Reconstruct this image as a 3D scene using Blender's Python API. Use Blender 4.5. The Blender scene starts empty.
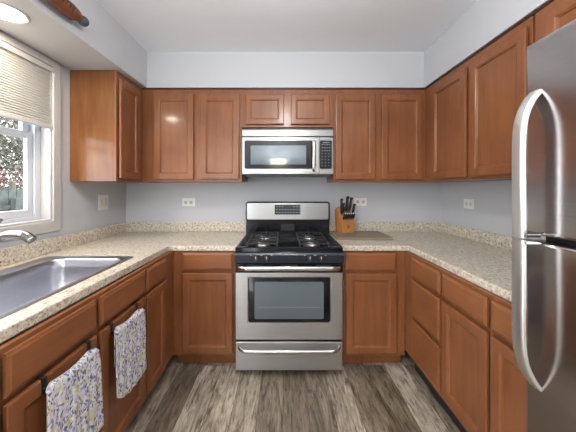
import bpy, bmesh, math, random
from mathutils import Vector, Matrix
random.seed(7)
PI = math.pi
sc = bpy.context.scene
COL = sc.collection
# ------------------------------------------------------------------ camera, world, exposure
H = 1.335
cam_d = bpy.data.cameras.new('camera'); cam = bpy.data.objects.new('camera', cam_d); COL.objects.link(cam)
cam.location = (0, 0, H); cam.rotation_euler = (PI/2, 0, 0)
cam_d.sensor_width = 36; cam_d.lens = 36*264/576
cam_d.shift_x = 5/576; cam_d.shift_y = -28/576
cam_d.clip_start = .02
sc.camera = cam
w = bpy.data.worlds.new('world'); sc.world = w; w.use_nodes = True
w.node_tree.nodes['Background'].inputs['Color'].default_value = (.90, .955, 1, 1)
w.node_tree.nodes['Background'].inputs['Strength'].default_value = 3.6
sc.view_settings.view_transform = 'Standard'; sc.view_settings.look = 'None'
sc.view_settings.exposure = 1.10; sc.view_settings.gamma = 1; sc.view_settings.use_curve_mapping = False
def area(name, loc, rot, size, power, col=(1, 1, 1), shape='DISK', size_y=None):
    l = bpy.data.lights.new(name, 'AREA'); l.energy = power; l.size = size; l.color = col; l.shape = shape
    if size_y: l.size_y = size_y
    o = bpy.data.objects.new(name, l); o.location = loc; o.rotation_euler = rot; COL.objects.link(o); return o
WARM = (1, .86, .70)
area('soffit_downlight_lamp', (-1.335, 1.265, 2.165), (0, 0, 0), .12, 4, WARM)
def point(name, loc, r, power, col):
    l = bpy.data.lights.new(name, 'POINT'); l.energy = power; l.shadow_soft_size = r; l.color = col
    o = bpy.data.objects.new(name, l); o.location = loc; COL.objects.link(o)
point('ceiling_light_bulb', (.03, .83, 2.27), .09, 11, (.97, .98, 1))
point('pendant_bulb', (-.09, -1.0, 1.87), .04, 58, (.97, .98, 1))

# ------------------------------------------------------------------ materials
def new_mat(name):
    m = bpy.data.materials.new(name); m.use_nodes = True
    nt = m.node_tree; return m, nt, nt.nodes['Principled BSDF']
def pm(name, col, rough=.5, metal=0., coat=0., spec=.5, **kw):
    m, nt, b = new_mat(name)
    b.inputs['Base Color'].default_value = (*col, 1); b.inputs['Roughness'].default_value = rough
    b.inputs['Metallic'].default_value = metal; b.inputs['Coat Weight'].default_value = coat
    b.inputs['Specular IOR Level'].default_value = spec
    for k, v in kw.items(): b.inputs[k.replace('_', ' ')].default_value = v
    return m
def nd(nt, t, **kw):
    n = nt.nodes.new(t)
    for k, v in kw.items():
        if k in n.inputs: n.inputs[k].default_value = v
        else: setattr(n, k, v)
    return n
def coords(nt, scale, kind='Object', rot=(0, 0, 0)):
    tc = nd(nt, 'ShaderNodeTexCoord'); mp = nd(nt, 'ShaderNodeMapping')
    mp.inputs['Scale'].default_value = scale; mp.inputs['Rotation'].default_value = rot
    nt.links.new(tc.outputs[kind], mp.inputs['Vector']); return mp.outputs['Vector']
def ramp(nt, fac, stops):
    r = nd(nt, 'ShaderNodeValToRGB'); e = r.color_ramp.elements
    while len(e) < len(stops): e.new(.5)
    for i, (p, c) in enumerate(stops): e[i].position = p; e[i].color = (*c, 1)
    nt.links.new(fac, r.inputs['Fac']); return r.outputs['Color']
def mix(nt, fac, a, b, mode='MIX'):
    n = nd(nt, 'ShaderNodeMix', data_type='RGBA', blend_type=mode)
    if hasattr(fac, 'links'): nt.links.new(fac, n.inputs[0])
    else: n.inputs[0].default_value = fac
    for v, i in ((a, 6), (b, 7)):
        if hasattr(v, 'links'): nt.links.new(v, n.inputs[i])
        else: n.inputs[i].default_value = (*v, 1)
    return n.outputs[2]
def bump(nt, b, h, strength, dist=.01):
    bn = nd(nt, 'ShaderNodeBump'); bn.inputs['Strength'].default_value = strength; bn.inputs['Distance'].default_value = dist
    nt.links.new(h, bn.inputs['Height']); nt.links.new(bn.outputs['Normal'], b.inputs['Normal'])
def wood(name, dark, mid, light, grain='z', rough=.38, scale=1., coat=.22):
    m, nt, b = new_mat(name)
    s = {'z': (14, 14, 1.1), 'x': (1.1, 14, 14), 'y': (14, 1.1, 14)}[grain]
    v = coords(nt, tuple(q*scale for q in s))
    n1 = nd(nt, 'ShaderNodeTexNoise', Scale=2.2, Detail=6, Roughness=.6, Distortion=.6); nt.links.new(v, n1.inputs['Vector'])
    v2 = coords(nt, tuple(q*scale*4 for q in s))
    n2 = nd(nt, 'ShaderNodeTexNoise', Scale=3., Detail=3); nt.links.new(v2, n2.inputs['Vector'])
    v3 = coords(nt, (3, 3, 2)); n3 = nd(nt, 'ShaderNodeTexNoise', Scale=1.4, Detail=2); nt.links.new(v3, n3.inputs['Vector'])
    c = ramp(nt, n1.outputs['Fac'], [(.15, dark), (.5, mid), (.9, light)])
    c = mix(nt, .11, c, ramp(nt, n2.outputs['Fac'], [(.35, dark), (.65, light)]))
    c = mix(nt, .30, c, ramp(nt, n3.outputs['Fac'], [(.35, dark), (.65, light)]))
    nt.links.new(c, b.inputs['Base Color']); b.inputs['Roughness'].default_value = rough
    b.inputs['Coat Weight'].default_value = coat; b.inputs['Coat Roughness'].default_value = .13; b.inputs['Specular IOR Level'].default_value = .35
    bump(nt, b, n2.outputs['Fac'], .06, .002)
    return m
CH = ((.138, .045, .016), (.230, .080, .029), (.305, .122, .046))
M = {}
M['cherry'] = wood('cherry_stained_wood', *CH)
M['cherry_x'] = wood('cherry_stained_wood_flat_grain', *CH, grain='x')
M['oak_side'] = wood('oak_veneer', (.095, .031, .010), (.185, .070, .021), (.275, .118, .039), rough=.30)
M['shadow_line'] = wood('shadow_line_dark_brown', (.03, .012, .006), (.05, .02, .01), (.07, .03, .014))  # dark brown that stands in for shade under the soffit
M['block_wood'] = wood('knife_block_wood', (.33, .13, .04), (.45, .19, .06), (.55, .26, .09), rough=.45)
M['board_wood'] = wood('walnut_board', (.17, .125, .085), (.26, .195, .135), (.35, .27, .19), grain='x', rough=.6, coat=0)
M['sign_wood'] = wood('sign_wood', (.07, .02, .010), (.14, .042, .017), (.22, .075, .026), grain='y', rough=.5)
def paint(name, c, rough=.6, b_=.03, bs=160):
    m, nt, b = new_mat(name); b.inputs['Base Color'].default_value = (*c, 1); b.inputs['Roughness'].default_value = rough
    v = coords(nt, (1, 1, 1)); n = nd(nt, 'ShaderNodeTexNoise', Scale=bs, Detail=2); nt.links.new(v, n.inputs['Vector'])
    bump(nt, b, n.outputs['Fac'], b_, .003); return m
M['wall'] = paint('grey_wall_paint', (.515, .525, .548), .55)
M['ceil'] = paint('white_ceiling_paint', (.82, .86, .91), .8)
M['trim'] = paint('cream_white_trim_paint', (.50, .49, .475), .35, .01)
M['vinyl'] = pm('white_vinyl', (.60, .62, .66), .3)
M['plate'] = pm('white_plastic', (.80, .79, .76), .3)
M['dark'] = pm('dark_slot', (.02, .02, .02), .5)
M['black'] = pm('black_enamel', (.006, .006, .008), .13, spec=.45)
M['blackm'] = pm('black_matte_plastic', (.014, .014, .016), .42)
M['iron'] = pm('cast_iron_grate', (.018, .018, .019), .42)
M['burner'] = pm('brushed_aluminium_burner', (.45, .45, .46), .35, 1.)
M['chrome'] = pm('polished_steel', (.66, .655, .64), .2, 1.)
M['nickel'] = pm('brushed_nickel', (.33, .32, .305), .24, 1.)
M['grey'] = pm('grey_print', (.26, .27, .29), .5)
M['lcd'] = pm('display_glass', (.045, .055, .055), .12)
M['knob'] = pm('black_knob', (.02, .02, .024), .25)
M['glassdark'] = pm('dark_oven_glass', (.13, .16, .185), .10, .35, coat=.5)
M['brass'] = pm('dark_bronze', (.10, .08, .06), .35, 1.)
M['towelhem'] = pm('pale_cotton', (.62, .60, .62), .9)
M['toe'] = pm('black_rubber_base', (.012, .013, .018), .45)
def steel(name, col, rough, aniso=.0, axis='x'):
    m, nt, b = new_mat(name); b.inputs['Metallic'].default_value = 1
    s = {'x': (2, 2, 220), 'z': (200, 200, 2)}[axis]
    v = coords(nt, s); n = nd(nt, 'ShaderNodeTexNoise', Scale=2, Detail=3); nt.links.new(v, n.inputs['Vector'])
    c = ramp(nt, n.outputs['Fac'], [(.3, tuple(q*.93 for q in col)), (.7, tuple(min(1, q*1.05) for q in col))])
    nt.links.new(c, b.inputs['Base Color']); b.inputs['Roughness'].default_value = rough
    if aniso:
        b.inputs['Anisotropic'].default_value = aniso; b.inputs['Anisotropic Rotation'].default_value = .25
        t = nd(nt, 'ShaderNodeTangent', direction_type='RADIAL', axis='Z'); nt.links.new(t.outputs[0], b.inputs['Tangent'])
    return m
M['steel'] = steel('brushed_stainless', (.47, .465, .46), .33, .75)
M['steel_fr'] = steel('fridge_stainless', (.49, .455, .455), .19, .0)
M['steel_sink'] = steel('satin_sink_steel', (.52, .52, .56), .30)
def laminate():
    m, nt, b = new_mat('speckled_beige_laminate')
    v = coords(nt, (1, 1, 1))
    n1 = nd(nt, 'ShaderNodeTexNoise', Scale=55, Detail=5, Roughness=.65); nt.links.new(v, n1.inputs['Vector'])
    n2 = nd(nt, 'ShaderNodeTexNoise', Scale=90, Detail=4, Roughness=.65); nt.links.new(v, n2.inputs['Vector'])
    vo = nd(nt, 'ShaderNodeTexVoronoi', Scale=75); nt.links.new(v, vo.inputs['Vector'])
    c = ramp(nt, n1.outputs['Fac'], [(.32, (.30, .235, .165)), (.43, (.53, .465, .36)), (.55, (.66, .605, .50)), (.7, (.79, .755, .69))])
    d = ramp(nt, n2.outputs['Fac'], [(.36, (0, 0, 0)), (.43, (1, 1, 1))])
    c = mix(nt, 1., c, mix(nt, d, (.30, .26, .22), (1, 1, 1)), 'MULTIPLY')
    e = ramp(nt, vo.outputs['Distance'], [(.16, (0, 0, 0)), (.26, (1, 1, 1))])
    c = mix(nt, 1., c, mix(nt, e, (.45, .40, .36), (1, 1, 1)), 'MULTIPLY')
    nt.links.new(c, b.inputs['Base Color']); b.inputs['Roughness'].default_value = .30
    return m
M['lam'] = laminate()
M['satin'] = pm('satin_handle_steel', (.84, .845, .83), .33, 1.)
def floor_mat():
    m, nt, b = new_mat('grey_brown_vinyl_plank')
    tc = nd(nt, 'ShaderNodeTexCoord'); sp = nd(nt, 'ShaderNodeSeparateXYZ'); cb = nd(nt, 'ShaderNodeCombineXYZ')
    nt.links.new(tc.outputs['Object'], sp.inputs[0])
    nt.links.new(sp.outputs['Y'], cb.inputs['X']); nt.links.new(sp.outputs['X'], cb.inputs['Y'])
    br = nd(nt, 'ShaderNodeTexBrick', offset=.37, offset_frequency=2)
    br.inputs['Scale'].default_value = 1; br.inputs['Brick Width'].default_value = 1.22; br.inputs['Row Height'].default_value = .152
    br.inputs['Mortar Size'].default_value = .0016; br.inputs['Bias'].default_value = 0
    br.inputs['Color1'].default_value = (0, 0, 0, 1); br.inputs['Color2'].default_value = (1, 1, 1, 1); br.inputs['Mortar'].default_value = (.5, .5, .5, 1)
    nt.links.new(cb.outputs[0], br.inputs['Vector'])
    # per plank shift of the grain
    sc_ = nd(nt, 'ShaderNodeVectorMath', operation='SCALE'); sc_.inputs['Scale'].default_value = 13.7
    nt.links.new(br.outputs['Color'], sc_.inputs[0])
    ad = nd(nt, 'ShaderNodeVectorMath', operation='ADD'); nt.links.new(tc.outputs['Object'], ad.inputs[0]); nt.links.new(sc_.outputs[0], ad.inputs[1])
    def grain(s, scale, det, dist):
        mp = nd(nt, 'ShaderNodeMapping'); mp.inputs['Scale'].default_value = s; nt.links.new(ad.outputs[0], mp.inputs['Vector'])
        n = nd(nt, 'ShaderNodeTexNoise', Scale=scale, Detail=det, Roughness=.68, Distortion=dist); nt.links.new(mp.outputs[0], n.inputs['Vector']); return n.outputs['Fac']
    g1 = grain((9, 1.3, 1), 2.2, 9, 2.2); g2 = grain((34, 4., 1), 2.5, 6, .8); g3 = grain((3.5, 1.2, 1), 1.5, 3, .8)
    base = ramp(nt, br.outputs['Color'], [(0, (.17, .137, .098)), (.35, (.31, .263, .20)), (.6, (.40, .35, .28)), (1, (.56, .51, .43))])
    c = mix(nt, 1., base, ramp(nt, g1, [(.36, (.30, .26, .23)), (.46, (.82, .80, .77)), (.58, (1.1, 1.1, 1.1)), (.72, (1.4, 1.4, 1.4))]), 'MULTIPLY')
    c = mix(nt, .75, c, ramp(nt, g2, [(.38, (.38, .35, .32)), (.50, (.98, .98, .98)), (.72, (1.35, 1.35, 1.35))]), 'MULTIPLY')
    c = mix(nt, .6, c, ramp(nt, g3, [(.35, (.68, .66, .62)), (.65, (1.25, 1.25, 1.28))]), 'MULTIPLY')
    c = mix(nt, br.outputs['Fac'], c, (.07, .055, .045))
    nt.links.new(c, b.inputs['Base Color']); b.inputs['Roughness'].default_value = .42
    bump(nt, b, g2, .12, .002)
    return m
M['floor'] = floor_mat()
def towel_mat():
    m, nt, b = new_mat('blue_yellow_floral_cotton')
    v = coords(nt, (1, 1, 1))
    nz = nd(nt, 'ShaderNodeTexNoise', Scale=22, Detail=2); nt.links.new(v, nz.inputs['Vector'])
    sub = nd(nt, 'ShaderNodeVectorMath', operation='SCALE'); sub.inputs['Scale'].default_value = .05; nt.links.new(nz.outputs['Color'], sub.inputs[0])
    add = nd(nt, 'ShaderNodeVectorMath', operation='ADD'); nt.links.new(v, add.inputs[0]); nt.links.new(sub.outputs[0], add.inputs[1])
    def spots(scale, lo, hi, off):
        mp = nd(nt, 'ShaderNodeMapping'); mp.inputs['Location'].default_value = (off, off*.7, off*.3); mp.inputs['Rotation'].default_value = (.7, 0, 0)
        mp.inputs['Scale'].default_value = (1, 1.0, .55)
        nt.links.new(add.outputs[0], mp.inputs['Vector'])
        n = nd(nt, 'ShaderNodeTexVoronoi', Scale=scale); nt.links.new(mp.outputs[0], n.inputs['Vector'])
        return ramp(nt, n.outputs['Distance'], [(lo, (1, 1, 1)), (hi, (0, 0, 0))])
    c = (.62, .61, .63)
    c = mix(nt, spots(46, .36, .50, 1.), c, (.58, .54, .30))
    c = mix(nt, spots(70, .30, .44, 5.), c, (.30, .29, .46))
    c = mix(nt, spots(80, .30, .40, 3.), c, (.11, .12, .26))
    c = mix(nt, spots(95, .28, .38, 8.), c, (.72, .71, .72))
    nt.links.new(c, b.inputs['Base Color']); b.inputs['Roughness'].default_value = .9
    return m
M['towel'] = towel_mat()
def shade_mat():
    m, nt, b = new_mat('cellular_shade_fabric')
    b.inputs['Base Color'].default_value = (.52, .51, .48, 1); b.inputs['Roughness'].default_value = .85
    tr = nd(nt, 'ShaderNodeBsdfTranslucent'); tr.inputs['Color'].default_value = (.62, .60, .55, 1)
    mx = nd(nt, 'ShaderNodeMixShader'); mx.inputs[0].default_value = .30
    out = nt.nodes['Material Output']
    nt.links.new(b.outputs[0], mx.inputs[1]); nt.links.new(tr.outputs[0], mx.inputs[2]); nt.links.new(mx.outputs[0], out.inputs['Surface'])
    return m
M['shade'] = shade_mat()
def glass_mat():
    m, nt, b = new_mat('window_glass')
    t = nd(nt, 'ShaderNodeBsdfTransparent'); g = nd(nt, 'ShaderNodeBsdfGlossy'); g.inputs['Roughness'].default_value = .02
    fr = nd(nt, 'ShaderNodeFresnel'); fr.inputs['IOR'].default_value = 1.45
    mx = nd(nt, 'ShaderNodeMixShader'); nt.links.new(fr.outputs[0], mx.inputs[0]); nt.links.new(t.outputs[0], mx.inputs[1]); nt.links.new(g.outputs[0], mx.inputs[2])
    ge = nd(nt, 'ShaderNodeNewGeometry'); mm = nd(nt, 'ShaderNodeMath', operation='SUBTRACT'); mm.inputs[0].default_value = 1
    m2 = nd(nt, 'ShaderNodeMath', operation='MULTIPLY'); nt.links.new(ge.outputs['Backfacing'], mm.inputs[1])
    nt.links.new(mm.outputs[0], m2.inputs[0]); nt.links.new(fr.outputs[0], m2.inputs[1]); nt.links.new(m2.outputs[0], mx.inputs[0])
    nt.links.new(mx.outputs[0], nt.nodes['Material Output'].inputs['Surface']); return m
M['glass'] = glass_mat()
def emit(name, col, s):
    m, nt, b = new_mat(name); b.inputs['Base Color'].default_value = (*col, 1); b.inputs['Emission Color'].default_value = (*col, 1)
    b.inputs['Emission Strength'].default_value = s; return m
M['lamp'] = emit('lit_lamp_lens', (1, .93, .80), 9)
M['bowl'] = emit('lit_alabaster_bowl', (1, .86, .66), 9)
M['dome'] = emit('lit_dome_glass', (1, .94, .86), 6)
def varied(name, a, b_, c_, scale, rough=.8):
    m, nt, b = new_mat(name); v = coords(nt, (1, 1, 1)); n = nd(nt, 'ShaderNodeTexNoise', Scale=scale, Detail=4); nt.links.new(v, n.inputs['Vector'])
    nt.links.new(ramp(nt, n.outputs['Fac'], [(.35, a), (.5, b_), (.65, c_)]), b.inputs['Base Color']); b.inputs['Roughness'].default_value = rough; return m
M['fence'] = varied('weathered_fence', (.022, .028, .024), (.04, .048, .042), (.065, .075, .066), 6)
M['soil'] = varied('garden_ground', (.10, .11, .07), (.17, .16, .12), (.24, .22, .18), 4)
M['leaf'] = varied('grey_green_leaves', (.02, .022, .014), (.08, .08, .062), (.24, .235, .21), 7)
M['redleaf'] = varied('red_leaves', (.05, .016, .014), (.11, .04, .035), (.18, .10, .09), 9)
M['bark'] = varied('bark', (.07, .055, .045), (.12, .10, .08), (.18, .15, .13), 12)

# ------------------------------------------------------------------ mesh helpers
def link(name, bm, mat, parent=None, smooth=False, bev=0, seg=2, loc=None):
    me = bpy.data.meshes.new(name)
    bmesh.ops.recalc_face_normals(bm, faces=bm.faces[:])
    bm.to_mesh(me); bm.free()
    me.materials.append(M[mat] if isinstance(mat, str) else mat)
    if smooth:
        for p in me.polygons: p.use_smooth = True
        if smooth == 'auto': me.set_sharp_from_angle(angle=math.radians(38))
    o = bpy.data.objects.new(name, me); COL.objects.link(o)
    if loc: o.location = loc
    if parent: o.parent = parent
    if bev:
        md = o.modifiers.new('bevel', 'BEVEL'); md.width = bev; md.segments = seg; md.limit_method = 'ANGLE'; md.angle_limit = math.radians(50)
        md.harden_normals = False
    return o
def tag(o, label=None, cat=None, group=None, kind=None):
    for k, v in (('label', label), ('category', cat), ('group', group), ('kind', kind)):
        if v: o[k] = v
    return o
def thing(name, label, cat, loc=(0, 0, 0), rz=0, group=None):
    o = bpy.data.objects.new(name, None); COL.objects.link(o); o.location = loc; o.rotation_euler = (0, 0, rz)
    o.empty_display_size = .05
    return tag(o, label, cat, group)
def nb(): return bmesh.new()
def box(bm, x0, x1, y0, y1, z0, z1, mtx=None):
    vs = [bm.verts.new(Vector((x, y, z))) for x in (x0, x1) for y in (y0, y1) for z in (z0, z1)]
    for f in ((0, 1, 3, 2), (4, 6, 7, 5), (0, 4, 5, 1), (2, 3, 7, 6), (0, 2, 6, 4), (1, 5, 7, 3)): bm.faces.new([vs[i] for i in f])
    if mtx is not None:
        for v in vs: v.co = mtx @ v.co
    return bm
def bx(*a, mtx=None): return box(nb(), *a, mtx=mtx)
def loops(bm, rings, cap0=True, cap1=True, closed=False):
    vr = [[bm.verts.new(Vector(p)) for p in r] for r in rings]
    n = len(vr[0]); m = len(vr)
    for i in range(m if closed else m-1):
        a, b = vr[i], vr[(i+1) % m]
        for j in range(n): bm.faces.new((a[j], a[(j+1) % n], b[(j+1) % n], b[j]))
    if not closed:
        if cap0: bm.faces.new(vr[0][::-1])
        if cap1: bm.faces.new(vr[-1])
    return bm
def tube(bm, pts, r, n=12, rs=None, cap=True):
    pts = [Vector(p) for p in pts]; rings = []
    t0 = (pts[1]-pts[0]).normalized(); up = Vector((0, 0, 1)) if abs(t0.z) < .9 else Vector((1, 0, 0))
    nrm = t0.cross(up).normalized()
    for i, p in enumerate(pts):
        t = (pts[min(i+1, len(pts)-1)]-pts[max(i-1, 0)]).normalized()
        nrm = (nrm - t*nrm.dot(t)).normalized(); bn = t.cross(nrm)
        rr = rs[i] if rs else r
        ra, rb = rr if isinstance(rr, tuple) else (rr, rr)
        rings.append([p + nrm*math.cos(a)*ra + bn*math.sin(a)*rb for a in [2*PI*k/n for k in range(n)]])
    return loops(bm, rings, cap, cap)
def lathe(bm, prof, c=(0, 0, 0), n=28, axis='z', cap0=True, cap1=True):
    rings = []
    for r, h in prof:
        ring = []
        for k in range(n):
            a = 2*PI*k/n; p = (r*math.cos(a), r*math.sin(a), h)
            if axis == 'y': p = (p[0], p[2], p[1])
            if axis == 'x': p = (p[2], p[0], p[1])
            ring.append((p[0]+c[0], p[1]+c[1], p[2]+c[2]))
        rings.append(ring)
    return loops(bm, rings, cap0, cap1)
def smooth_path(pts, k=6):
    P = [Vector(p) for p in pts]; P = [P[0]*2-P[1]] + P + [P[-1]*2-P[-2]]; out = []
    for i in range(1, len(P)-2):
        for s in range(k):
            t = s/k; a, b, c, d = P[i-1:i+3]
            out.append(.5*((2*b)+(-a+c)*t+(2*a-5*b+4*c-d)*t*t+(-a+3*b-3*c+d)*t**3))
    out.append(P[-2]); return out
def rrect(x0, x1, y0, y1, r, n=5):
    pts = []
    for cx, cy, a0 in ((x1-r, y1-r, 0), (x0+r, y1-r, PI/2), (x0+r, y0+r, PI), (x1-r, y0+r, 3*PI/2)):
        for k in range(n+1):
            a = a0+PI/2*k/n; pts.append((cx+r*math.cos(a), cy+r*math.sin(a)))
    return pts
def prism(bm, pts, a, b, plane='xz'):
    """outline in a plane extruded from a to b along the remaining axis"""
    f = {'xz': lambda p, t: (p[0], t, p[1]), 'xy': lambda p, t: (p[0], p[1], t), 'yz': lambda p, t: (t, p[0], p[1])}[plane]
    return loops(bm, [[f(p, a) for p in pts], [f(p, b) for p in pts]])
def cells(bm, us, vs, hole, w0, w1, plane='xy'):
    """slab over a grid of cells; hole(i,j) tells which cells are empty"""
    f = {'xy': lambda u, v, t: (u, v, t), 'yz': lambda u, v, t: (t, u, v), 'xz': lambda u, v, t: (u, t, v)}[plane]
    cache = {}
    def V(i, j, k):
        if (i, j, k) not in cache: cache[(i, j, k)] = bm.verts.new(f(us[i], vs[j], (w0, w1)[k]))
        return cache[(i, j, k)]
    full = lambda i, j: 0 <= i < len(us)-1 and 0 <= j < len(vs)-1 and not hole(i, j)
    for i in range(len(us)-1):
        for j in range(len(vs)-1):
            if not full(i, j): continue
            for k in (0, 1): bm.faces.new([V(i, j, k), V(i+1, j, k), V(i+1, j+1, k), V(i, j+1, k)])
            for di, dj, e in ((-1, 0, ((i, j), (i, j+1))), (1, 0, ((i+1, j), (i+1, j+1))), (0, -1, ((i, j), (i+1, j))), (0, 1, ((i, j+1), (i+1, j+1)))):
                if not full(i+di, j+dj):
                    (a, b) = e; bm.faces.new([V(*a, 0), V(*b, 0), V(*b, 1), V(*a, 1)])
    return bm

# ------------------------------------------------------------------ room
XL, XR, YB, ZC = -1.524, 1.534, 2.563, 2.48
YF = -1.7
def struct(name, bm, mat, parent=None, label=None, **kw):
    o = link(name, bm, mat, parent, **kw)
    if not parent: tag(o, label, None, None, 'structure')
    return o
struct('floor', bx(XL-.16, XR+.12, YF, YB+.12, -.1, 0), 'floor', label='grey brown wood plank floor between the cabinets')
struct('ceiling', bx(XL-.16, XR+.12, YF, YB+.12, ZC, ZC+.1), 'ceil', label='white flat ceiling')
struct('wall_back', bx(XL-.14, XR+.12, YB, YB+.12, 0, ZC), 'wall', label='grey wall behind the range')
WY0, WY1, WZ0, WZ1 = .625, 1.739, 1.118, 2.132
struct('wall_left', cells(nb(), [YF, YF+.12, -.40, WY0, WY1, YB], [0, .0001, WZ0, 2.06, WZ1, ZC], lambda i, j: (i == 3 and 2 <= j <= 3) or (i == 1 and j < 3), XL-.14, XL, 'yz'), 'wall', label='grey left wall around the window')  # floor-level opening behind the camera is added to let in side daylight
struct('wall_right', bx(XR, XR+.12, YF, YB, 0, ZC), 'wall', label='grey right wall behind the refrigerator')
struct('wall_front_baffle', bx(-.95, XR, YF, YF+.1, 0, ZC), 'wall', label='unseen grey wall added behind the camera to shape the light')  # added out of view to hold back rear light and steel reflections
ZS = 2.18
sf = lambda n, *a, l='': struct(n, bx(*a), 'wall', label=l)
sf('wall_soffit_left', XL, -1.145, YF, YB-.33-.012, ZS, ZC, l='grey boxed soffit above the window')
sf('wall_soffit_back', XL, XR, YB-.342, YB, ZS, ZC, l='grey boxed soffit above the back wall cabinets')
sf('wall_soffit_right', 1.188, XR, YF, YB-.342, ZS, ZC, l='grey boxed soffit above the right wall cabinets')

# window ------------------------------------------------------------
win = thing('window_1', 'white double-hung window in a cream casing over the sink', 'window', (XL, WY0, WZ0)); win['kind'] = 'structure'
def wpart(name, bm, mat, parent=win, **kw):
    o = link(name, bm, mat, parent, **kw)
    if parent is win: o.location = (-win.location.x, -win.location.y, -win.location.z)
    return o
cs = .054
wpart('window_casing', cells(nb(), [WY0-cs, WY0+.002, WY1-.002, WY1+cs], [WZ0-.070, WZ0+.002, WZ1-.002, ZS-.004], lambda i, j: i == 1 and j == 1, XL+.0005, XL+.016, 'yz'), 'trim', bev=.004)
jb = cells(nb(), [WY0, WY0+.014, WY1-.014, WY1], [WZ0, WZ0+.014, WZ1-.014, WZ1], lambda i, j: i == 1 and j == 1, XL-.10, XL+.004, 'yz')
wpart('window_jamb', jb, 'trim', bev=.002)
fr = cells(nb(), [WY0+.014, WY0+.040, WY1-.040, WY1-.014], [WZ0+.014, WZ0+.036, WZ1-.036, WZ1-.014], lambda i, j: i == 1 and j == 1, XL-.138, XL-.062, 'yz')
box(fr, XL-.075, XL-.062, WY1-.052, WY1-.040, WZ0+.036, WZ1-.036)
wpart('window_frame', fr, 'vinyl', bev=.003)
def sash(z0, z1, xo, nm):
    y0, y1 = WY0+.040, WY1-.040
    s = wpart(nm, cells(nb(), [y0, y0+.045, y1-.045, y1], [z0, z0+.045, z1-.038, z1], lambda i, j: i == 1 and j == 1, xo-.028, xo, 'yz'), 'vinyl', bev=.004)
    wpart('window_pane', bx(xo-.017, xo-.013, y0+.044, y1-.044, z0+.044, z1-.037), 'glass', s)
sash(WZ0+.036, 1.688, XL-.078, 'window_sash')
sash(1.650, WZ1-.036, XL-.108, 'window_sash')
# cellular shade
shd = thing('window_shade', 'cream pleated cellular shade pulled halfway down over the window', 'window shade', (XL, 1.18, 2.12))
zz = []; zt, zb_, xs_ = 2.095, 1.742, .012
n = 24
for k in range(2*n+1):
    zz.append(((.0055 if k % 2 else .0)+xs_, zt-(zt-zb_)*k/(2*n)))
bm = nb(); y0, y1 = WY0+.016, WY1-.004
ring = [bm.verts.new((x-.012, y0-1.18, z-2.12)) for x, z in zz] + []
ring2 = [bm.verts.new((x-.012, y1-1.18, z-2.12)) for x, z in zz]
for k in range(2*n): bm.faces.new((ring[k], ring[k+1], ring2[k+1], ring2[k]))
o = link('shade_fabric', bm, 'shade', shd)
md = o.modifiers.new('s', 'SOLIDIFY'); md.thickness = .0008
link('head_rail', bx(-.008, .02, y0-1.18, y1-1.18, -.028, .004), 'trim', shd, bev=.003)
link('bottom_rail', bx(-.006, .013, y0-1.18, y1-1.18, zb_-.020-2.12, zb_+.001-2.12), 'trim', shd, bev=.003)

# ------------------------------------------------------------------ cabinets
def rings_rect(x0, x1, z0, z1, prof):
    return [[(x0+i, y, z0+i), (x1-i, y, z0+i), (x1-i, y, z1-i), (x0+i, y, z1-i)] for i, y in prof]
T = .024
def door_bm(x0, x1, z0, z1, fw=.055):
    return loops(nb(), rings_rect(x0, x1, z0, z1, [(.010, -.0005), (.010, -.009), (0, -.0092), (0, -T+.004), (.0015, -T+.0012), (.006, -T), (fw-.004, -T), (fw, -T+.002), (fw+.002, -T+.004), (fw+.006, -T+.0045), (fw+.010, -T+.012)]))
def drawer_bm(x0, x1, z0, z1):
    return loops(nb(), rings_rect(x0, x1, z0, z1, [(.010, -.0005), (.010, -.009), (0, -.0092), (0, -T+.006), (.002, -T+.005), (.009, -T+.003), (.012, -T+.0005), (.016, -T)]))
def cabinet(label, loc, rz, w_, d, z0, z1, fronts, side=None, toe=None, frame_bottom=None, name='wall_cabinet', cat='wall cabinet', group=None, top=True, cx=(0, 0)):
    """local frame: front at y=0 facing -y, x to the right seen from the front"""
    t = thing(name, label, cat, (loc[0], loc[1], z0), rz, group)
    fb = (frame_bottom if frame_bottom is not None else z0)-z0
    h = z1-z0
    bm = nb(); th = .016
    c0, c1 = cx[0], w_+cx[1]
    box(bm, c0, c0+th, .0195, d, fb, h); box(bm, c1-th, c1, .0195, d, fb, h)
    box(bm, c0+th, c1-th, .0195, d, fb, fb+th); box(bm, c0+th, c1-th, d-.008, d, fb+th, h)
    if top: box(bm, c0+th, c1-th, .0195, d-.008, h-th, h)
    link('carcass', bm, side or 'cherry', t)
    link('face_frame', bx(0, w_, 0, .0193, fb, h), 'cherry', t, bev=.001, seg=1)
    for fkind, x0, x1, a, b in fronts:
        if fkind == 'door': link('door', door_bm(x0, x1, a-z0, b-z0, .050 if b-a > .4 else .044), 'cherry', t)
        else: link('drawer_front', drawer_bm(x0, x1, a-z0, b-z0), 'cherry_x', t)
    if toe:
        y, mat = toe
        link('toe_kick', bx(0, w_, y, y+.012, 0, fb+.004), mat, t)
    return t
L90, R90 = PI/2, -PI/2
DT, DB, DDT, ZB0 = .862, .735, .712, .128
BT = .8735
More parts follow.
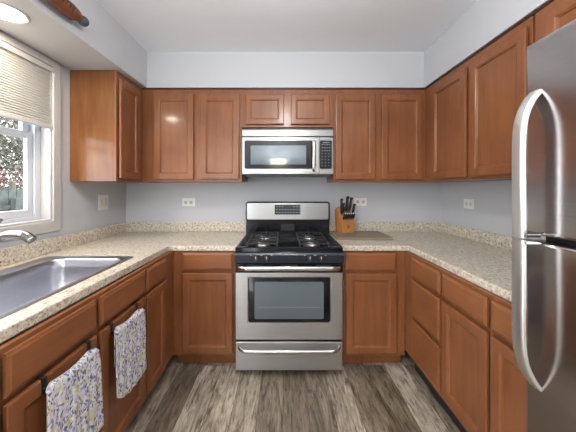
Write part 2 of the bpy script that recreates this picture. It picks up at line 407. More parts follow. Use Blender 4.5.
# base, left run (local x -> +Y)
FX = -.808
cabinet('narrow brown base cabinet in the left corner past the second towel', (FX, 1.528), L90, 1.944-1.528, .705, 0, BT,
        [('drawer', .004, .251, DB, DT), ('door', .004, .251, ZB0, DDT)], toe=(.075, 'cherry'), frame_bottom=.105, cx=(.060, 0), name='base_cabinet', cat='base cabinet')
cabinet('long brown sink base cabinet under the steel sink, hung with both towels', (FX, .30), L90, 1.5265-.30, .705, 0, BT,
        [('drawer', 1.141-.30, 1.512-.30, DB, DT), ('drawer', .752-.30, 1.116-.30, DB, DT), ('drawer', .02, .43, DB, DT),
         ('door', 1.141-.30, 1.512-.30, ZB0, DDT), ('door', .752-.30, 1.116-.30, ZB0, DDT), ('door', .02, .43, ZB0, DDT)],
        toe=(.075, 'cherry'), frame_bottom=.105, name='base_cabinet', cat='base cabinet', top=False, cx=(0, .060))
# base, back
cabinet('brown base cabinet immediately left of the stainless range', (-.8075, 1.945), 0, .8075-.337, .615, 0, BT,
        [('drawer', .073, .440, DB, DT), ('door', .073, .440, ZB0, DDT)], toe=(.072, 'cherry'), frame_bottom=.102, name='base_cabinet', cat='base cabinet')
cabinet('brown base cabinet immediately right of the stainless range', (.430, 1.945), 0, .8975-.430, .615, 0, BT,
        [('drawer', .031, .398, DB, DT), ('door', .031, .398, ZB0, DDT)], toe=(.072, 'cherry'), frame_bottom=.102, name='base_cabinet', cat='base cabinet')
# base, right run (local x -> -Y)
RX = .898
cabinet('brown base cabinet with a stack of three drawers in the right corner', (RX, 1.944), R90, 1.944-1.473, .632, 0, BT,
        [('drawer', 1.944-1.800, 1.944-1.484, DB, DT), ('drawer', 1.944-1.800, 1.944-1.484, .462, DDT), ('drawer', 1.944-1.800, 1.944-1.484, .185, .440)],
        toe=(.075, 'toe'), frame_bottom=.145, name='base_cabinet', cat='base cabinet')
cabinet('brown base cabinet with one drawer over one door beside the three-drawer stack', (RX, 1.4715), R90, 1.4715-1.127, .632, 0, BT,
        [('drawer', 1.4715-1.460, 1.4715-1.138, DB, DT), ('door', 1.4715-1.460, 1.4715-1.138, .19, DDT)], toe=(.075, 'toe'), frame_bottom=.145, name='base_cabinet', cat='base cabinet')
cabinet('narrow brown base cabinet squeezed against the refrigerator', (RX, 1.1255), R90, 1.1255-.862, .632, 0, BT,
        [('drawer', 1.1255-1.116, 1.1255-.872, DB, DT), ('door', 1.1255-1.116, 1.1255-.872, .19, DDT)], toe=(.075, 'toe'), frame_bottom=.145, name='base_cabinet', cat='base cabinet')
# uppers
U0, U1 = 1.388, 2.168
UD0, UD1 = 1.408, 2.122
UF = YB-.33
cabinet('brown wall cabinet beside the window with an orange oak side panel', (-1.191, 1.885), L90, YB-1.885-.002, .331, U0-.004, U1+.008,
        [('door', .020, .275, UD0, UD1)], side='oak_side')
cabinet('two-door brown wall cabinet left of the microwave', (-1.190, UF), 0, 1.190-.348, .328, U0, U1,
        [('door', 1.19-1.086, 1.19-.752, UD0, UD1), ('door', 1.19-.697, 1.19-.370, UD0, UD1)])
cabinet('short two-door brown wall cabinet above the microwave', (-.347, UF), 0, .771, .328, 1.848, U1,
        [('door', .033, .354, 1.870, UD1), ('door', .414, .738, 1.870, UD1)])
cabinet('two-door brown wall cabinet right of the microwave above the knife block', (.425, UF), 0, 1.203-.425, .328, U0, U1,
        [('door', .017, .350, UD0, UD1), ('door', .405, .743, UD0, UD1)])
cabinet('two-door brown wall cabinet on the right wall beside the refrigerator', (1.2045, YB-.002), R90, YB-.002-1.275, .328, U0, U1,
        [('door', YB-2.112, YB-1.717, UD0, UD1), ('door', YB-1.676, YB-1.289, UD0, UD1)])
cabinet('short brown wall cabinet above the refrigerator', (1.2045, 1.262), R90, 1.262-.08, .328, 1.84, U1,
        [('door', 1.262-1.19, 1.262-.70, 1.862, UD1), ('door', 1.262-.64, 1.262-.15, 1.862, UD1)])
# dark-coloured strips painting in the shadow line between cabinets and soffit
struct('shadow_strip_1', bx(-1.186, 1.198, UF-.005, UF+.012, U1+.0005, ZS-.0005), 'shadow_line', label='thin dark strip drawn as the shadow line between back cabinets and soffit')
struct('shadow_strip_2', bx(1.200, 1.215, .10, UF-.006, U1+.0005, ZS-.0005), 'shadow_line', label='thin dark strip drawn as the shadow line between right cabinets and soffit')

# ------------------------------------------------------------------ countertops
SX0, SX1, SY0, SY1 = -1.435, -.905, .752, 1.618     # sink rim
ct = thing('countertop', 'speckled beige laminate countertop running left of the range around the sink', 'countertop', (-1.18, 1.9, .874))
def put(o): o.location = tuple(-c for c in o.parent.location); return o
YC = 1.927
us = [XL+.001, SX0+.015, SX1-.015, -.832, -.3365]; vs = [.26, SY0+.015, SY1-.015, YC, YB-.001]
def hole(i, j):
    if i == 3 and j < 3: return True
    return i == 1 and j == 1
put(link('worktop', cells(nb(), us, vs, hole, .8745, .914), 'lam', ct, bev=.005))
bs = cells(nb(), [XL+.001, XL+.020, -.345], [.26, YB-.020, YB-.001], lambda i, j: i == 1 and j == 0, .9145, 1.008)
put(link('backsplash', bs, 'lam', ct, bev=.003))
ct2 = thing('countertop', 'speckled beige laminate countertop running right of the range to the refrigerator', 'countertop', (1.2, 1.9, .874))
put(link('worktop', cells(nb(), [.4295, .917, XR-.001], [.862, YC, YB-.001], lambda i, j: i == 0 and j == 0, .8745, .914), 'lam', ct2, bev=.005))
bs = cells(nb(), [.435, XR-.020, XR-.001], [.862, YB-.020, YB-.001], lambda i, j: i == 0 and j == 0, .9145, 1.008)
put(link('backsplash', bs, 'lam', ct2, bev=.003))

# ------------------------------------------------------------------ sink and faucet
sk = thing('kitchen_sink', 'stainless steel drop-in single-bowl sink set in the left countertop', 'sink', (-1.17, 1.18, .914))
def rr(x0, x1, y0, y1, r, z): return [(x+1.17, y-1.18, z-.914) for x, y in rrect(x0, x1, y0, y1, r, 6)]
bx0, bx1, by0, by1 = -1.345, -.942, .79, 1.568
R_ = [rr(SX0, SX1, SY0, SY1, .024, .9145), rr(SX0+.002, SX1-.002, SY0+.002, SY1-.002, .024, .918), rr(SX0+.008, SX1-.008, SY0+.008, SY1-.008, .03, .9205),
      rr(SX0+.016, SX1-.014, SY0+.014, SY1-.014, .03, .917),
      rr(bx0-.010, bx1+.010, by0-.010, by1+.010, .07, .917), rr(bx0-.004, bx1+.004, by0-.004, by1+.004, .066, .9155), rr(bx0, bx1, by0, by1, .062, .909),
      rr(bx0+.004, bx1-.004, by0+.004, by1-.004, .060, .86), rr(bx0+.012, bx1-.012, by0+.012, by1-.012, .058, .76), rr(bx0+.022, bx1-.022, by0+.022, by1-.022, .055, .735),
      rr(bx0+.05, bx1-.05, by0+.05, by1-.05, .04, .722), rr(-1.19, -1.10, 1.135, 1.225, .044, .718)]
o = link('bowl', loops(nb(), R_, cap0=False), 'steel_sink', sk, smooth='auto')
md = o.modifiers.new('s', 'SOLIDIFY'); md.thickness = .0012; md.offset = -1
link('drain', lathe(nb(), [(.040, .0), (.042, .003), (.036, .004), (.030, -.002), (.004, -.003)], (.025, 0, -.1945), 24), 'chrome', sk, smooth='auto')
fc = thing('kitchen_faucet', 'brushed nickel arched pull-out faucet behind the sink', 'faucet', (-1.395, 1.18, .9175))
link('base', lathe(nb(), [(.030, 0), (.030, .008), (.024, .016), (.022, .10), (.024, .12)], (0, 0, 0)), 'nickel', fc, smooth='auto')
P = smooth_path([(0, 0, .10), (.02, 0, .135), (.065, 0, .158), (.110, 0, .184), (.145, 0, .202), (.18, 0, .210), (.215, 0, .209)], 6)
link('spout', tube(nb(), P, .0185, 14), 'nickel', fc, smooth='auto')
P = smooth_path([(.212, 0, .2095), (.238, 0, .205), (.258, 0, .196), (.274, 0, .183)], 5)
link('spray_head', tube(nb(), P, .018, 14, rs=[.019]*4+[.0205]*(len(P)-7)+[.021, .021, .019]), 'nickel', fc, smooth='auto')
link('lever_handle', tube(nb(), smooth_path([(0, 0, .12), (.03, 0, .16), (.08, 0, .225), (.135, 0, .276)], 4), .008, 10), 'nickel', fc, smooth='auto')

# ------------------------------------------------------------------ range
rg = thing('gas_range', 'freestanding stainless gas range with black cooktop between the base cabinets', 'gas range', (.043, 1.86, 0))
W2 = .379
link('body', bx(-W2+.002, W2-.002, .045, .63, .040, .898), 'blackm', rg, bev=.003)
# cooktop: shallow tray
ckr = [[(x, y, z) for x, y in rrect(-W2+i, W2-i, -.012+i*1.4, .545-i*.4, .012, 4)] for i, z in ((0, .890), (0, .914), (.005, .921), (.016, .921), (.026, .913))]
ck = link('cooktop', loops(nb(), ckr), 'black', rg, smooth='auto')
for gx in (-.19, .18):
    for gy in (.125, .375):
        bn = link('burner', lathe(nb(), [(.055, .912), (.052, .918), (.040, .922), (.038, .930)], (gx, gy, 0)), 'burner', rg, smooth='auto')
        link('burner_cap', lathe(nb(), [(.033, .930), (.034, .935), (.030, .938), (.0, .938)][:3], (gx, gy, 0)), 'iron', bn, smooth='auto')
        g = nb(); hw, hd, b_ = .105, .116, .0042
        zt = .944
        for s in (-1, 1):
            box(g, gx-hw, gx+hw, gy+s*hd-b_, gy+s*hd+b_, zt-.008, zt)
            box(g, gx+s*hw-b_, gx+s*hw+b_, gy-hd, gy+hd, zt-.008, zt)
            box(g, gx+s*.030, gx+s*hw, gy-b_, gy+b_, zt-.006, zt+.005) if s > 0 else box(g, gx-hw, gx-.030, gy-b_, gy+b_, zt-.006, zt+.005)
            y_a, y_b = (gy+.030, gy+hd) if s > 0 else (gy-hd, gy-.030)
            box(g, gx-b_, gx+b_, y_a, y_b, zt-.006, zt+.005)
            for q in (-1, 1):
                box(g, gx+s*hw-.007, gx+s*hw+.007, gy+q*hd-.007, gy+q*hd+.007, .9135, zt+.001)
        link('burner_grate', g, 'iron', rg, bev=.002, seg=1)
# control panel
cpz = [(-.012, .806), (-.030, .812), (-.034, .870), (-.028, .884), (-.012, .8895), (.044, .8895), (.044, .806)]
cp = link('control_panel', prism(nb(), cpz, -W2, W2, 'yz'), pm('blue_black_enamel', (.010, .014, .024), .16), rg, bev=.002)
for kx in (-.229, -.155, .142, .218):
    kb = link('burner_knob', lathe(nb(), [(.0235, -.033), (.0235, -.038), (.020, -.042), (.0185, -.056), (.016, -.058)], (kx, 0, .852), 24, 'y'), 'knob', rg, smooth='auto')
    link('knob_grip', bx(kx-.0045, kx+.0045, -.066, -.057, .834, .870), 'blackm', kb, bev=.0015)
    link('knob_pointer', bx(kx-.0012, kx+.0012, -.0668, -.0658, .852, .869), 'plate', kb)
for kx in (-.229, -.155, .142, .218):
    for dx in (-.036, .033): link('heat_marking', bx(kx+dx-.004, kx+dx+.006, -.0350, -.0335, .866, .8700), 'grey', cp)
# oven door
od = link('oven_door', bx(-W2+.001, W2-.001, 0, .043, .265, .737), 'steel', rg, bev=.004)
link('door_top_band', bx(-W2+.001, W2-.001, -.004, .043, .7375, .800), 'black', od, bev=.006, seg=3)
for a, b in ((-.30, -.19), (-.06, .06), (.19, .30)): link('vent_slot', bx(a, b, -.0046, -.004, .787, .794), 'dark', od)
wf = [[(x, y, z) for x, z in rrect(-.289+i, .289-i, .392+i, .708-i, .012)] for i, y in ((0, .001), (0, -.004), (.003, -.0055))]
link('window_frame', loops(nb(), wf), 'black', od, smooth='auto')
wf = [[(x, y, z) for x, z in rrect(-.243+i, .243-i, .415+i, .676-i, .012)] for i, y in ((0, -.005), (0, -.0062), (.002, -.0066))]
link('oven_window', loops(nb(), wf), 'glassdark', od, smooth='auto')
rk = nb()
box(rk, -.22, .22, -.0069, -.0065, .497, .4985)
link('oven_rack_line', rk, 'grey', od)
wl = cells(nb(), [-.298, -.291, .291, .298], [.383, .390, .711, .714], lambda i, j: i == 1 and j == 1, -.0022, .001, 'xz')
link('window_trim', wl, 'chrome', od, bev=.0008, seg=1)
def bow_handle(z0, z1, hw, out, rad, flat):
    pts = smooth_path([(-hw, -.004, z0), (-hw+.008, -out*.55, z0+(z1-z0)*.35), (-hw+.045, -out*.95, z0+(z1-z0)*.85), (-hw+.11, -out, z1), (0, -out-.004, z1),
                       (hw-.11, -out, z1), (hw-.045, -out*.95, z0+(z1-z0)*.85), (hw-.008, -out*.55, z0+(z1-z0)*.35), (hw, -.004, z0)], 8)
    rings = []
    for i, p in enumerate(pts):
        t = (pts[min(i+1, len(pts)-1)]-pts[max(i-1, 0)]).normalized()
        nn = Vector((t.y, -t.x, 0)).normalized() if abs(t.x)+abs(t.y) > 1e-4 else Vector((0, -1, 0))
        up = t.cross(nn).normalized()
        rings.append([p+nn*math.cos(a)*rad+up*math.sin(a)*flat for a in [2*PI*k/14 for k in range(14)]])
    return loops(nb(), rings)
link('oven_handle', bow_handle(.775, .781, .355, .050, .008, .015), 'chrome', od, smooth='auto')
sd = link('storage_drawer', bx(-W2+.001, W2-.001, .002, .043, .048, .250), 'steel', rg, bev=.004)
link('drawer_handle', bow_handle(.226, .205, .355, .045, .007, .013), 'chrome', sd, smooth='auto')
for s in (-1, 1): link('foot', lathe(nb(), [(.014, 0), (.016, .01), (.010, .012), (.010, .041)], (s*.31, .10, 0), 16), 'blackm', rg, smooth='auto')
for s in (-1, 1): link('foot', lathe(nb(), [(.014, 0), (.016, .01), (.010, .012), (.010, .041)], (s*.31, .56, 0), 16), 'blackm', rg, smooth='auto')
# backguard
GY = .53
bgp = rrect(-.380, .380, 1.035, 1.212, .022, 6)
bg = link('backguard', prism(nb(), bgp, GY-.012, GY+.075, 'xz'), 'black', rg, bev=.004)
link('backguard_riser', bx(-.379, .379, GY+.004, GY+.075, .9, 1.040), 'black', rg, bev=.004)
link('riser_grille', bx(-.060, .060, GY+.0025, GY+.006, .948, 1.005), 'blackm', rg, bev=.001)
bgs = rrect(-.366, .366, 1.052, 1.199, .012, 5)
link('backguard_face', prism(nb(), bgs, GY-.0145, GY-.010, 'xz'), 'steel', bg, bev=.001)
ds = link('display_panel', prism(nb(), rrect(-.118, .114, 1.096, 1.184, .006, 3), GY-.0165, GY-.012, 'xz'), 'lcd', bg, bev=.001)
dd = nb()
for r_ in range(3):
    for c_ in range(9):
        if r_ == 0 and 2 < c_ < 6: continue
        x = -.104+c_*.0255; z = 1.168-r_*.026
        box(dd, x, x+.012, GY-.0172, GY-.0165, z-.004, z+.003)
link('button_marks', dd, 'grey', ds)
box(dd := nb(), -.028, .024, GY-.0172, GY-.0165, 1.157, 1.174); link('clock_display', dd, 'lcd', ds)

# ------------------------------------------------------------------ microwave
mw = thing('microwave', 'stainless over-the-range microwave under the short wall cabinet', 'microwave', (.040, 2.193, 1.43))
link('body', bx(-.378, .378, .030, .366, .018, .405), 'blackm', mw)
link('top_grille', prism(nb(), [(0, .335), (0, .385), (.008, .400), (.030, .404), (.030, .335)], -.379, .379, 'yz'), 'steel', mw, bev=.002)
dr = link('door', bx(-.379, .262, .001, .030, .020, .329), 'steel', mw, bev=.004)
kp = link('control_panel', bx(.2635, .379, .001, .030, .020, .329), 'steel', mw, bev=.004)
link('window_frame', prism(nb(), rrect(-.360, .208, .064, .300, .014, 4), -.0025, .003, 'xz'), 'black', dr, bev=.001)
link('door_window', prism(nb(), rrect(-.309, .152, .100, .258, .006, 4), -.0036, -.0015, 'xz'), 'glassdark', dr, bev=.0005)
P = smooth_path([(.213, .002, .293), (.213, -.032, .288), (.213, -.044, .255), (.213, -.046, .18), (.213, -.044, .10), (.213, -.032, .052), (.213, .002, .045)], 6)
link('handle', tube(nb(), P, .012, 12, rs=[(.0145, .009)]*len(P)), 'chrome', dr, smooth='auto')
pn = link('keypad', prism(nb(), rrect(.266, .366, .064, .300, .010, 4), -.0015, .003, 'xz'), 'black', kp, bev=.0008)
dd = nb()
for r_ in range(8):
    for c_ in range(4 if r_ < 3 else 3):
        x = .282+c_*(.020 if r_ < 3 else .027); z = .262-r_*.025
        box(dd, x, x+(.009 if r_ < 3 else .007), -.0022, -.0015, z, z+.006)
box(dd, .290, .345, -.0022, -.0015, .279, .285)
link('key_marks', dd, 'grey', pn)
for s in (-1, 1):
    link('underside_vent', bx(s*.22-.10, s*.22+.10, .06, .30, .006, .0178), 'blackm', mw)
link('underside_lip', bx(-.350, .350, .018, .045, -.002, .0178), 'blackm', mw, bev=.002)

# ------------------------------------------------------------------ refrigerator (local: front y=0 facing -y, x -> -Y)
FRX, FRY = .776, .847
fg = thing('refrigerator', 'stainless top-freezer refrigerator with bowed handles at the right edge', 'refrigerator', (FRX, FRY, 0), R90)
FT = 1.788
link('cabinet_body', bx(.004, .756, .078, .735, .03, FT-.008), 'steel_fr', fg, bev=.006)
link('door_gasket', bx(.012, .748, .055, .079, .05, FT-.015), 'blackm', fg)
fd = link('freezer_door', bx(0, .76, 0, .056, 1.190, FT), 'steel_fr', fg, bev=.010, seg=4)
rd = link('refrigerator_door', bx(0, .76, 0, .056, .085, 1.172), 'steel_fr', fg, bev=.010, seg=4)
link('kick_plate', bx(.02, .74, .03, .07, .012, .078), 'blackm', fg)
link('door_hinge', bx(.68, .75, .02, .10, FT-.008, FT+.012), 'blackm', fg, bev=.003)
def strap(zs, z_end, parent):
    # outer face runs (out, z); strap is 40 mm wide with a softly rounded outer face
    path = [Vector((0, -o_, z)) for o_, z in zs]
    path = smooth_path(path, 6); rings = []
    x0, x1 = .016, .056
    for i, p in enumerate(path):
        t = (path[min(i+1, len(path)-1)]-path[max(i-1, 0)]).normalized()
        nn = Vector((0, t.z, -t.y)); nn = nn if nn.y < 0 or abs(nn.y) < .02 else -nn   # outward
        prof = [(x0, -.012), (x0, -.004), (x0+.003, -.0012), (x0+.008, 0), (x1-.008, 0), (x1-.003, -.0012), (x1, -.004), (x1, -.012)]
        rings.append([Vector((x, p.y, p.z))+nn*q for x, q in prof])
    b = loops(nb(), rings)
    return b
top = [(.059, 1.184), (.059, 1.25), (.060, 1.36), (.0595, 1.47), (.055, 1.53), (.043, 1.575), (.024, 1.61), (.004, 1.634)]
o = link('freezer_handle', strap(top, 0, fd), 'satin', fd, smooth='auto')
link('handle_end', bx(.016, .056, -.056, -.001, 1.184, 1.197), 'chrome', o, bev=.003)
bot = [(.059, 1.178), (.059, 1.10), (.060, 1.0), (.0595, .89), (.055, .83), (.043, .785), (.024, .748), (.004, .722)]
o = link('refrigerator_handle', strap(bot, 0, rd), 'satin', rd, smooth='auto')
link('handle_end', bx(.016, .056, -.056, -.001, 1.164, 1.176), 'chrome', o, bev=.003)

# ------------------------------------------------------------------ cutting board, knife block, knives
cbd = thing('cutting_board', 'flat brown wooden cutting board on the right countertop beside the range', 'cutting board', (.667, 2.32, .9145))
link('board', bx(-.229, .229, -.175, .175, .0, .017), 'board_wood', cbd, bev=.004)
link('juice_groove', cells(nb(), [-.205, -.199, .199, .205], [-.150, -.144, .144, .150], lambda i, j: i == 1 and j == 1, .0168, .0174), pm('dark_groove', (.06, .035, .02), .7), cbd)
kb = thing('knife_block', 'slanted light wooden knife block standing on the cutting board', 'knife block', (.571, 2.420, .9320), math.radians(19))
hw = .062
side = [(-.050, 0), (-.050, .112), (-.040, .118), (.035, .232), (.078, .204), (.070, .0)]
link('block', prism(nb(), side, -hw, hw, 'yz'), 'block_wood', kb, bev=.003)
em = nb()
box(em, -.012, .012, -.0508, -.0500, .066, .068); box(em, -.012, -.0095, -.0508, -.0500, .044, .068); box(em, .0095, .012, -.0508, -.0500, .044, .068)
box(em, -.004, .004, -.0508, -.0500, .040, .062); box(em, -.009, .009, -.0508, -.0500, .050, .054)
link('maker_emblem', em, pm('burnt_emblem', (.10, .04, .015), .6), kb)
Rk = Matrix.Translation(kb.location) @ Matrix.Rotation(math.radians(19), 4, 'Z')
def knife(label, x, y, z, L, r, tilt, grp, flare=0, silver=False):
    """handle rises out of the block, tilting towards the room; origin at the slot"""
    t = thing('kitchen_knife', label, 'knife', Rk @ Vector((x, y, z)), math.radians(19), grp)
    d = Vector((math.sin(flare), -math.sin(tilt), math.cos(tilt))).normalized(); s = Vector((1, 0, 0))
    def P(k, off=0): return d*k + Vector((0, -math.cos(tilt), -math.sin(tilt)))*off
    link('blade', tube(nb(), [P(-.05), P(.004)], .001, 8, rs=[(.0012, .008)]*2), 'chrome', t)
    link('bolster', tube(nb(), [P(.003), P(.012)], .001, 10, rs=[(r*.8, r*1.1)]*2), 'chrome', t)
    pts = [P(.0122), P(.02), P(L*.45, .002), P(L*.8, .0), P(L*.95, .005), P(L, .007)]
    link('handle', tube(nb(), pts, r, 12, rs=[(r*.75, r*1.1), (r*.9, r*1.35), (r*1.05, r*1.6), (r*.85, r*1.3), (r*1.1, r*1.8), (r*.7, r*1.2)]), 'knob', t, smooth='auto')
    if silver: link('end_cap', tube(nb(), [P(L-.002, .007), P(L+.003, .007)], .001, 10, rs=[(r*.75, r*1.3)]*2), 'plate', t)
    return t
tl = math.radians(33)
sp = ['leftmost', 'second from left', 'third from left', 'third from right', 'second from right', 'rightmost']
for i in range(6):
    knife('black-handled steak knife, %s in the low front row of the knife block' % sp[i], -.051+i*.0204, -.043, .1175, .070, .0068, math.radians(27), 'steak knives in the front row of the knife block', silver=True)
# big knives on the slanted face
nrm = 33
big = [(-.046, -.012, .160, .150, .0095, 'tall black-handled knife at the upper left of the knife block'),
       (-.026, -.006, .168, .100, .0085, 'medium black-handled knife right of the upper left knife in the block'),
       (.010, .002, .180, .150, .0100, 'tallest black-handled knife at the top centre of the knife block'),
       (.041, .002, .180, .140, .0092, 'black-handled knife just right of the tallest one in the block'),
       (.056, -.026, .146, .115, .0092, 'black-handled knife at the upper right edge of the knife block')]
for x, y, z, L, r, lab in big:
    knife(lab, x, y, z, L, r, math.radians(8), 'large knives at the top of the knife block', flare=x*2.2)
# shears with red-brown grips
sh = thing('kitchen_shears', 'reddish-handled kitchen shears low in the middle of the knife block', 'shears', Rk @ Vector((.002, -.030, .134)), math.radians(19))
for s, m_ in ((-1, 1), (1, 1)):
    ring = [Vector((s*.013+.011*math.cos(a), -.012, .040+.018*math.sin(a))) for a in [2*PI*k/16 for k in range(16)]]
    rings = []
    for i, p in enumerate(ring):
        t = (ring[(i+1) % 16]-ring[i-1]).normalized(); n_ = Vector((0, 1, 0)); b_ = t.cross(n_)
        rings.append([p+n_*math.cos(q)*.004+b_*math.sin(q)*.004 for q in [2*PI*k/8 for k in range(8)]])
    link('grip', loops(nb(), rings, closed=True), pm('red_brown_plastic', (.16, .035, .02), .35), sh, smooth='auto')
link('blades', bx(-.006, .006, -.004, .0, -.05, .028), 'chrome', sh)

# ------------------------------------------------------------------ outlet and switch plates
def plate(label, loc, rz, w_, h, kind):
    t = thing('wall_outlet' if kind == 'outlet' else 'light_switch', label, 'outlet' if kind == 'outlet' else 'light switch', loc, rz)
    link('cover_plate', bx(-w_/2, w_/2, -.0055, -.0004, -h/2, h/2), 'plate', t, bev=.003)
    if kind == 'outlet':
        for s in (-1, 1):
            r_ = link('receptacle', lathe(nb(), [(.0165, -.005), (.0165, -.0075), (.0155, -.008)], (s*.026, 0, 0), 20, 'y'), pm('receptacle_plastic', (.50, .49, .475), .35), t, smooth='auto')
            sl = nb()
            for dz in (-.006, .006): box(sl, s*.026-.004, s*.026+.004, -.0084, -.008, dz-.001, dz+.001)
            link('slots', sl, 'dark', r_)
    else:
        for s in (-1, 1):
            if h > w_*.8:
                link('rocker', bx(s*.026-.015, s*.026+.015, -.0085, -.005, -.032, .032), pm('rocker_plastic', (.66, .65, .62), .3), t, bev=.002)
            else:
                r_ = link('toggle', bx(s*.024-.011, s*.024+.011, -.0078, -.005, -.014, .014), pm('toggle_plastic', (.55, .54, .52), .35), t, bev=.002)
plate('white double rocker switch plate on the left wall beyond the window', (XL, 2.236, 1.214), L90, .122, .128, 'switch')
plate('white horizontal outlet on the back wall left of the range', (-.916, YB, 1.196), 0, .124, .080, 'outlet')
plate('white horizontal outlet on the back wall behind the knife block', (.750, YB, 1.200), 0, .124, .080, 'outlet')
plate('white horizontal switch plate on the right wall near the refrigerator', (XR, 2.175, 1.204), R90, .120, .080, 'switch')

# ------------------------------------------------------------------ towels on over-door bars
def towel_bar(label, ya, yb):
    t = thing('towel_bar', label, 'towel bar', (-.7845, (ya+yb)/2, .712), L90)
    hwid = (yb-ya)/2
    link('bar', tube(nb(), [(-hwid-.006, -.034, -.022), (hwid-.002, -.034, -.022)], .0045, 10), 'blackm', t, smooth='auto')
    for s in (-1, 1):
        h = nb(); x = s*hwid
        box(h, x-.009, x+.009, .002, .0225, .0015, .004)
        box(h, x-.009, x+.009, -.0035, .003, -.050, .004)
        box(h, x-.009, x+.009, -.040, -.0035, -.032, -.028)
        box(h, x-.009, x+.009, -.042, -.038, -.032, -.012)
        link('hook', h, 'blackm', t, bev=.001, seg=1)
    return t
def towel(label, y0, y1, z0, z1, seed, flare, grp='floral towels on the sink cabinet doors'):
    t = thing('dish_towel', label, 'dish towel', (-.751, (y0+y1)/2, z1), L90, grp)
    nx, nz = 36, 44; bm = nb(); hwid = (y1-y0)/2; rnd = random.Random(seed); ph = [rnd.uniform(0, 6) for _ in range(4)]
    rows = []
    hh = z1-z0
    # back sheet up to the bar, over, then front sheet
    prof = []
    for k in range(10): prof.append((.009, -hh*.5+k*hh*.5/10, 0))
    for k in range(7):
        a = PI*k/6; prof.append((.011*math.cos(a), .011*math.sin(a)-.011, 0))
    for k in range(1, nz+1): prof.append((-.011, -.011-(hh-.011)*k/nz, k/nz))
    for (yy, zz_, f) in prof:
        row = []
        for i in range(nx+1):
            u = i/nx*2-1
            wdt = hwid*(1+flare*f**.7*(1 if u > 0 else .15))*(1 if yy < 0 else .80)
            fold = (.004*math.sin(u*5.2+ph[0]+f*1.2)+.0022*math.sin(u*11+ph[1]-f*2)+.002*math.sin(u*19+ph[2]+f*5))*min(1, f*2.5)
            drop = (-.014*math.cos(u*PI/2)-.018*max(0, u-.84)/.16)*(1-f)**2 - (.012*max(0, -u-.9)/.1)*(1-f)**3
            hem = (.012*math.sin(u*2.3+ph[3])+.035*max(0, -u-.55)**1.5*3)*f**3
            row.append(bm.verts.new((u*wdt, yy-abs(fold), zz_+drop+hem)))
        rows.append(row)
    for a, b in zip(rows, rows[1:]):
        for i in range(nx): bm.faces.new((a[i], a[i+1], b[i+1], b[i]))
    o = link('cloth', bm, 'towel', t, smooth=True)
    md = o.modifiers.new('s', 'SOLIDIFY'); md.thickness = .0025
    return t
towel_bar('black over-door bar holding the nearer towel on the sink cabinet', .865, 1.065)
towel_bar('black over-door bar holding the farther towel on the sink cabinet', 1.205, 1.415)
towel('blue and yellow floral dish towel hanging nearest the camera, under the sink', .828, 1.062, .37, .7065, 3, .16)
towel('blue and yellow floral dish towel hanging farther off, nearer the corner cabinet', 1.168, 1.412, .365, .7065, 8, .06)

# ------------------------------------------------------------------ soffit light, sign, lamps
rl = thing('recessed_light', 'round lit recessed downlight in the soffit above the window', 'recessed light', (-1.335, 1.265, ZS))
link('trim_ring', lathe(nb(), [(.092, -.0005), (.092, -.004), (.084, -.008), (.074, -.004)], (0, 0, 0), 40, cap0=False, cap1=False), 'trim', rl, smooth='auto')
link('lens', lathe(nb(), [(.0745, -.0045), (.06, -.006), (.02, -.007)], (0, 0, 0), 40), 'lamp', rl, smooth='auto')
# rolling-pin shaped wooden sign on the soffit face (local x -> +Y)
sg = thing('rolling_pin_sign', 'dark wooden rolling pin with burnt lettering and a dark knob on the left soffit', 'rolling pin', (-1.144, 1.30, 2.249), L90)
pin = lathe(nb(), [(.012, -.300), (.024, -.296), (.032, -.275), (.036, -.24), (.037, 0), (.0355, .055), (.032, .085), (.027, .104), (.012, .109)], (0, -.050, 0), 24, 'x')
link('barrel', pin, 'sign_wood', sg, smooth='auto')
lt = nb(); rnd = random.Random(5)
for k in range(14):     # burnt strokes wrapped on the barrel front
    x = -.25+k*.022; a0 = -.25+rnd.uniform(-.15, .15)
    for j in range(3):
        a = a0+j*.30; r_ = .0370
        box(lt, x-.002, x+.003+.006*(j % 2), -.0010, .0006, -.0055, .0055, mtx=Matrix.Translation((0, -.050, 0)) @ Matrix.Rotation(a, 4, 'X') @ Matrix.Translation((0, -r_, 0)))
link('burnt_lettering', lt, 'dark', sg)
link('handle_knob', lathe(nb(), [(.016, .108), (.018, .120), (.014, .124), (.024, .132), (.0275, .146), (.024, .160), (.010, .167)], (0, -.050, 0), 20, 'x'), pm('dark_grey_knob', (.06, .06, .07), .4), sg, smooth='auto')
link('handle_knob', lathe(nb(), [(.010, -.299), (.012, -.315), (.022, -.320), (.026, -.333), (.022, -.347), (.010, -.352)], (0, -.050, 0), 20, 'x'), pm('dark_grey_knob', (.06, .06, .07), .4), sg, smooth='auto')
link('wall_bracket', bx(.108, .122, -.060, -.0012, -.012, .012), 'blackm', sg, bev=.002)
link('wall_bracket', bx(-.315, -.300, -.060, -.0012, -.012, .012), 'blackm', sg, bev=.002)
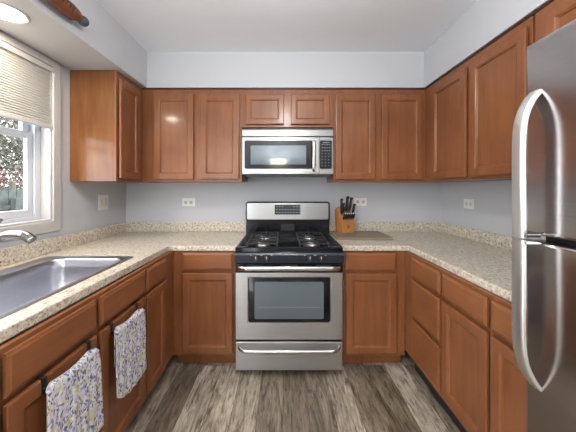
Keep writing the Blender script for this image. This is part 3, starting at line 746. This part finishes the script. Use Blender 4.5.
# flush ceiling light (above the frame) and bowl pendant behind the camera, both seen as reflections
cl = thing('ceiling_light', 'round flush ceiling light reflected in the short wall cabinet doors', 'ceiling light', (.03, .83, ZC))
link('canopy', lathe(nb(), [(.15, -.0005), (.15, -.02), (.14, -.024)], (0, 0, 0), 36), 'nickel', cl, smooth='auto')
link('dome', lathe(nb(), [(.138, -.0245), (.13, -.055), (.10, -.080), (.05, -.094), (.01, -.097)], (0, 0, 0), 36), 'dome', cl, smooth='auto')
pl = thing('pendant_lamp', 'lit bowl pendant lamp reflected in the microwave door', 'pendant lamp', (-.09, -1.0, ZC))
link('canopy', lathe(nb(), [(.06, -.0005), (.055, -.02), (.02, -.03)], (0, 0, 0), 24), 'brass', pl, smooth='auto')
link('rod', tube(nb(), [(0, 0, -.03), (0, 0, -.66)], .006, 8), 'brass', pl, smooth='auto')
link('bowl', lathe(nb(), [(.175, -.575), (.165, -.61), (.12, -.655), (.06, -.68), (.01, -.685)], (0, 0, 0), 36, cap0=False), 'bowl', pl, smooth='auto')

# ------------------------------------------------------------------ outdoors
struct('ground', bx(-16, XL-.2, -4, 16, -.5, -.4), 'soil', label='garden ground outside')
fn = thing('garden_fence', 'weathered grey green board fence outside the window', 'fence', (-5.0, 4.5, -.4))
bm = nb(); y = -5.5
while y < 6:
    wv = .135; box(bm, -.012, .012, y, y+wv, 0.02, 1.72+random.uniform(-.02, .02)); y += wv+.01
link('fence_boards', bm, 'fence', fn)
link('fence_rail', bx(.0125, .05, -5.5, 6, 1.35, 1.43), 'fence', fn); link('fence_rail', bx(.0125, .05, -5.5, 6, .3, .38), 'fence', fn)
for y in (-4.5, -2.1, .3, 2.7, 5.1): link('fence_post', bx(.051, .14, y, y+.09, .0, 1.55), 'fence', fn)
def foliage(bm, c, R, n, s, rnd):
    for _ in range(n):
        v = Vector((rnd.gauss(0, 1), rnd.gauss(0, 1), rnd.gauss(0, 1))).normalized()*(rnd.random()**.4)
        p = Vector(c)+Vector((v.x*R[0], v.y*R[1], v.z*R[2]))
        a = Vector((rnd.uniform(-1, 1), rnd.uniform(-1, 1), rnd.uniform(-1, 1))).normalized(); b = a.orthogonal().normalized()
        l = s*rnd.uniform(.6, 1.3)
        vs_ = [bm.verts.new(p+a*l), bm.verts.new(p+b*l*.4), bm.verts.new(p-a*l*.8), bm.verts.new(p-b*l*.4)]
        bm.faces.new(vs_)
def tree(label, cat, loc, h, R, n, s, mat, seed, name='garden_tree'):
    t = thing(name, label, cat, loc); rnd = random.Random(seed)
    bm = nb(); tube(bm, smooth_path([(0, 0, 0), (.05, .03, h*.3), (-.03, .06, h*.7), (.02, 0, h)], 4), .05, 8)
    for k in range(9):
        a = rnd.uniform(0, 6.3); z = h*rnd.uniform(.35, .9)
        tube(bm, [(0, 0, z), (R[0]*.6*math.cos(a), R[1]*.6*math.sin(a), z+R[2]*.5)], .02, 6, rs=[.022, .008])
    link('trunk', bm, 'bark', t)
    bm = nb(); foliage(bm, (0, 0, h), R, n, s, rnd); link('foliage', bm, mat, t)
tree('pale grey-green tree filling the view outside the window', 'tree', (-7.6, 7.0, -.4), 3.1, (1.6, 2.4, 2.2), 20000, .055, 'leaf', 1)
tree('second pale tree standing behind the garden fence', 'tree', (-9.6, 11.6, -.4), 3.3, (1.8, 2.2, 2.3), 9000, .07, 'leaf', 2)
tree('red-leaved shrub just above the garden fence', 'shrub', (-5.35, 5.2, -.4), 1.88, (.30, .6, .30), 260, .04, 'redleaf', 3, name='garden_shrub')
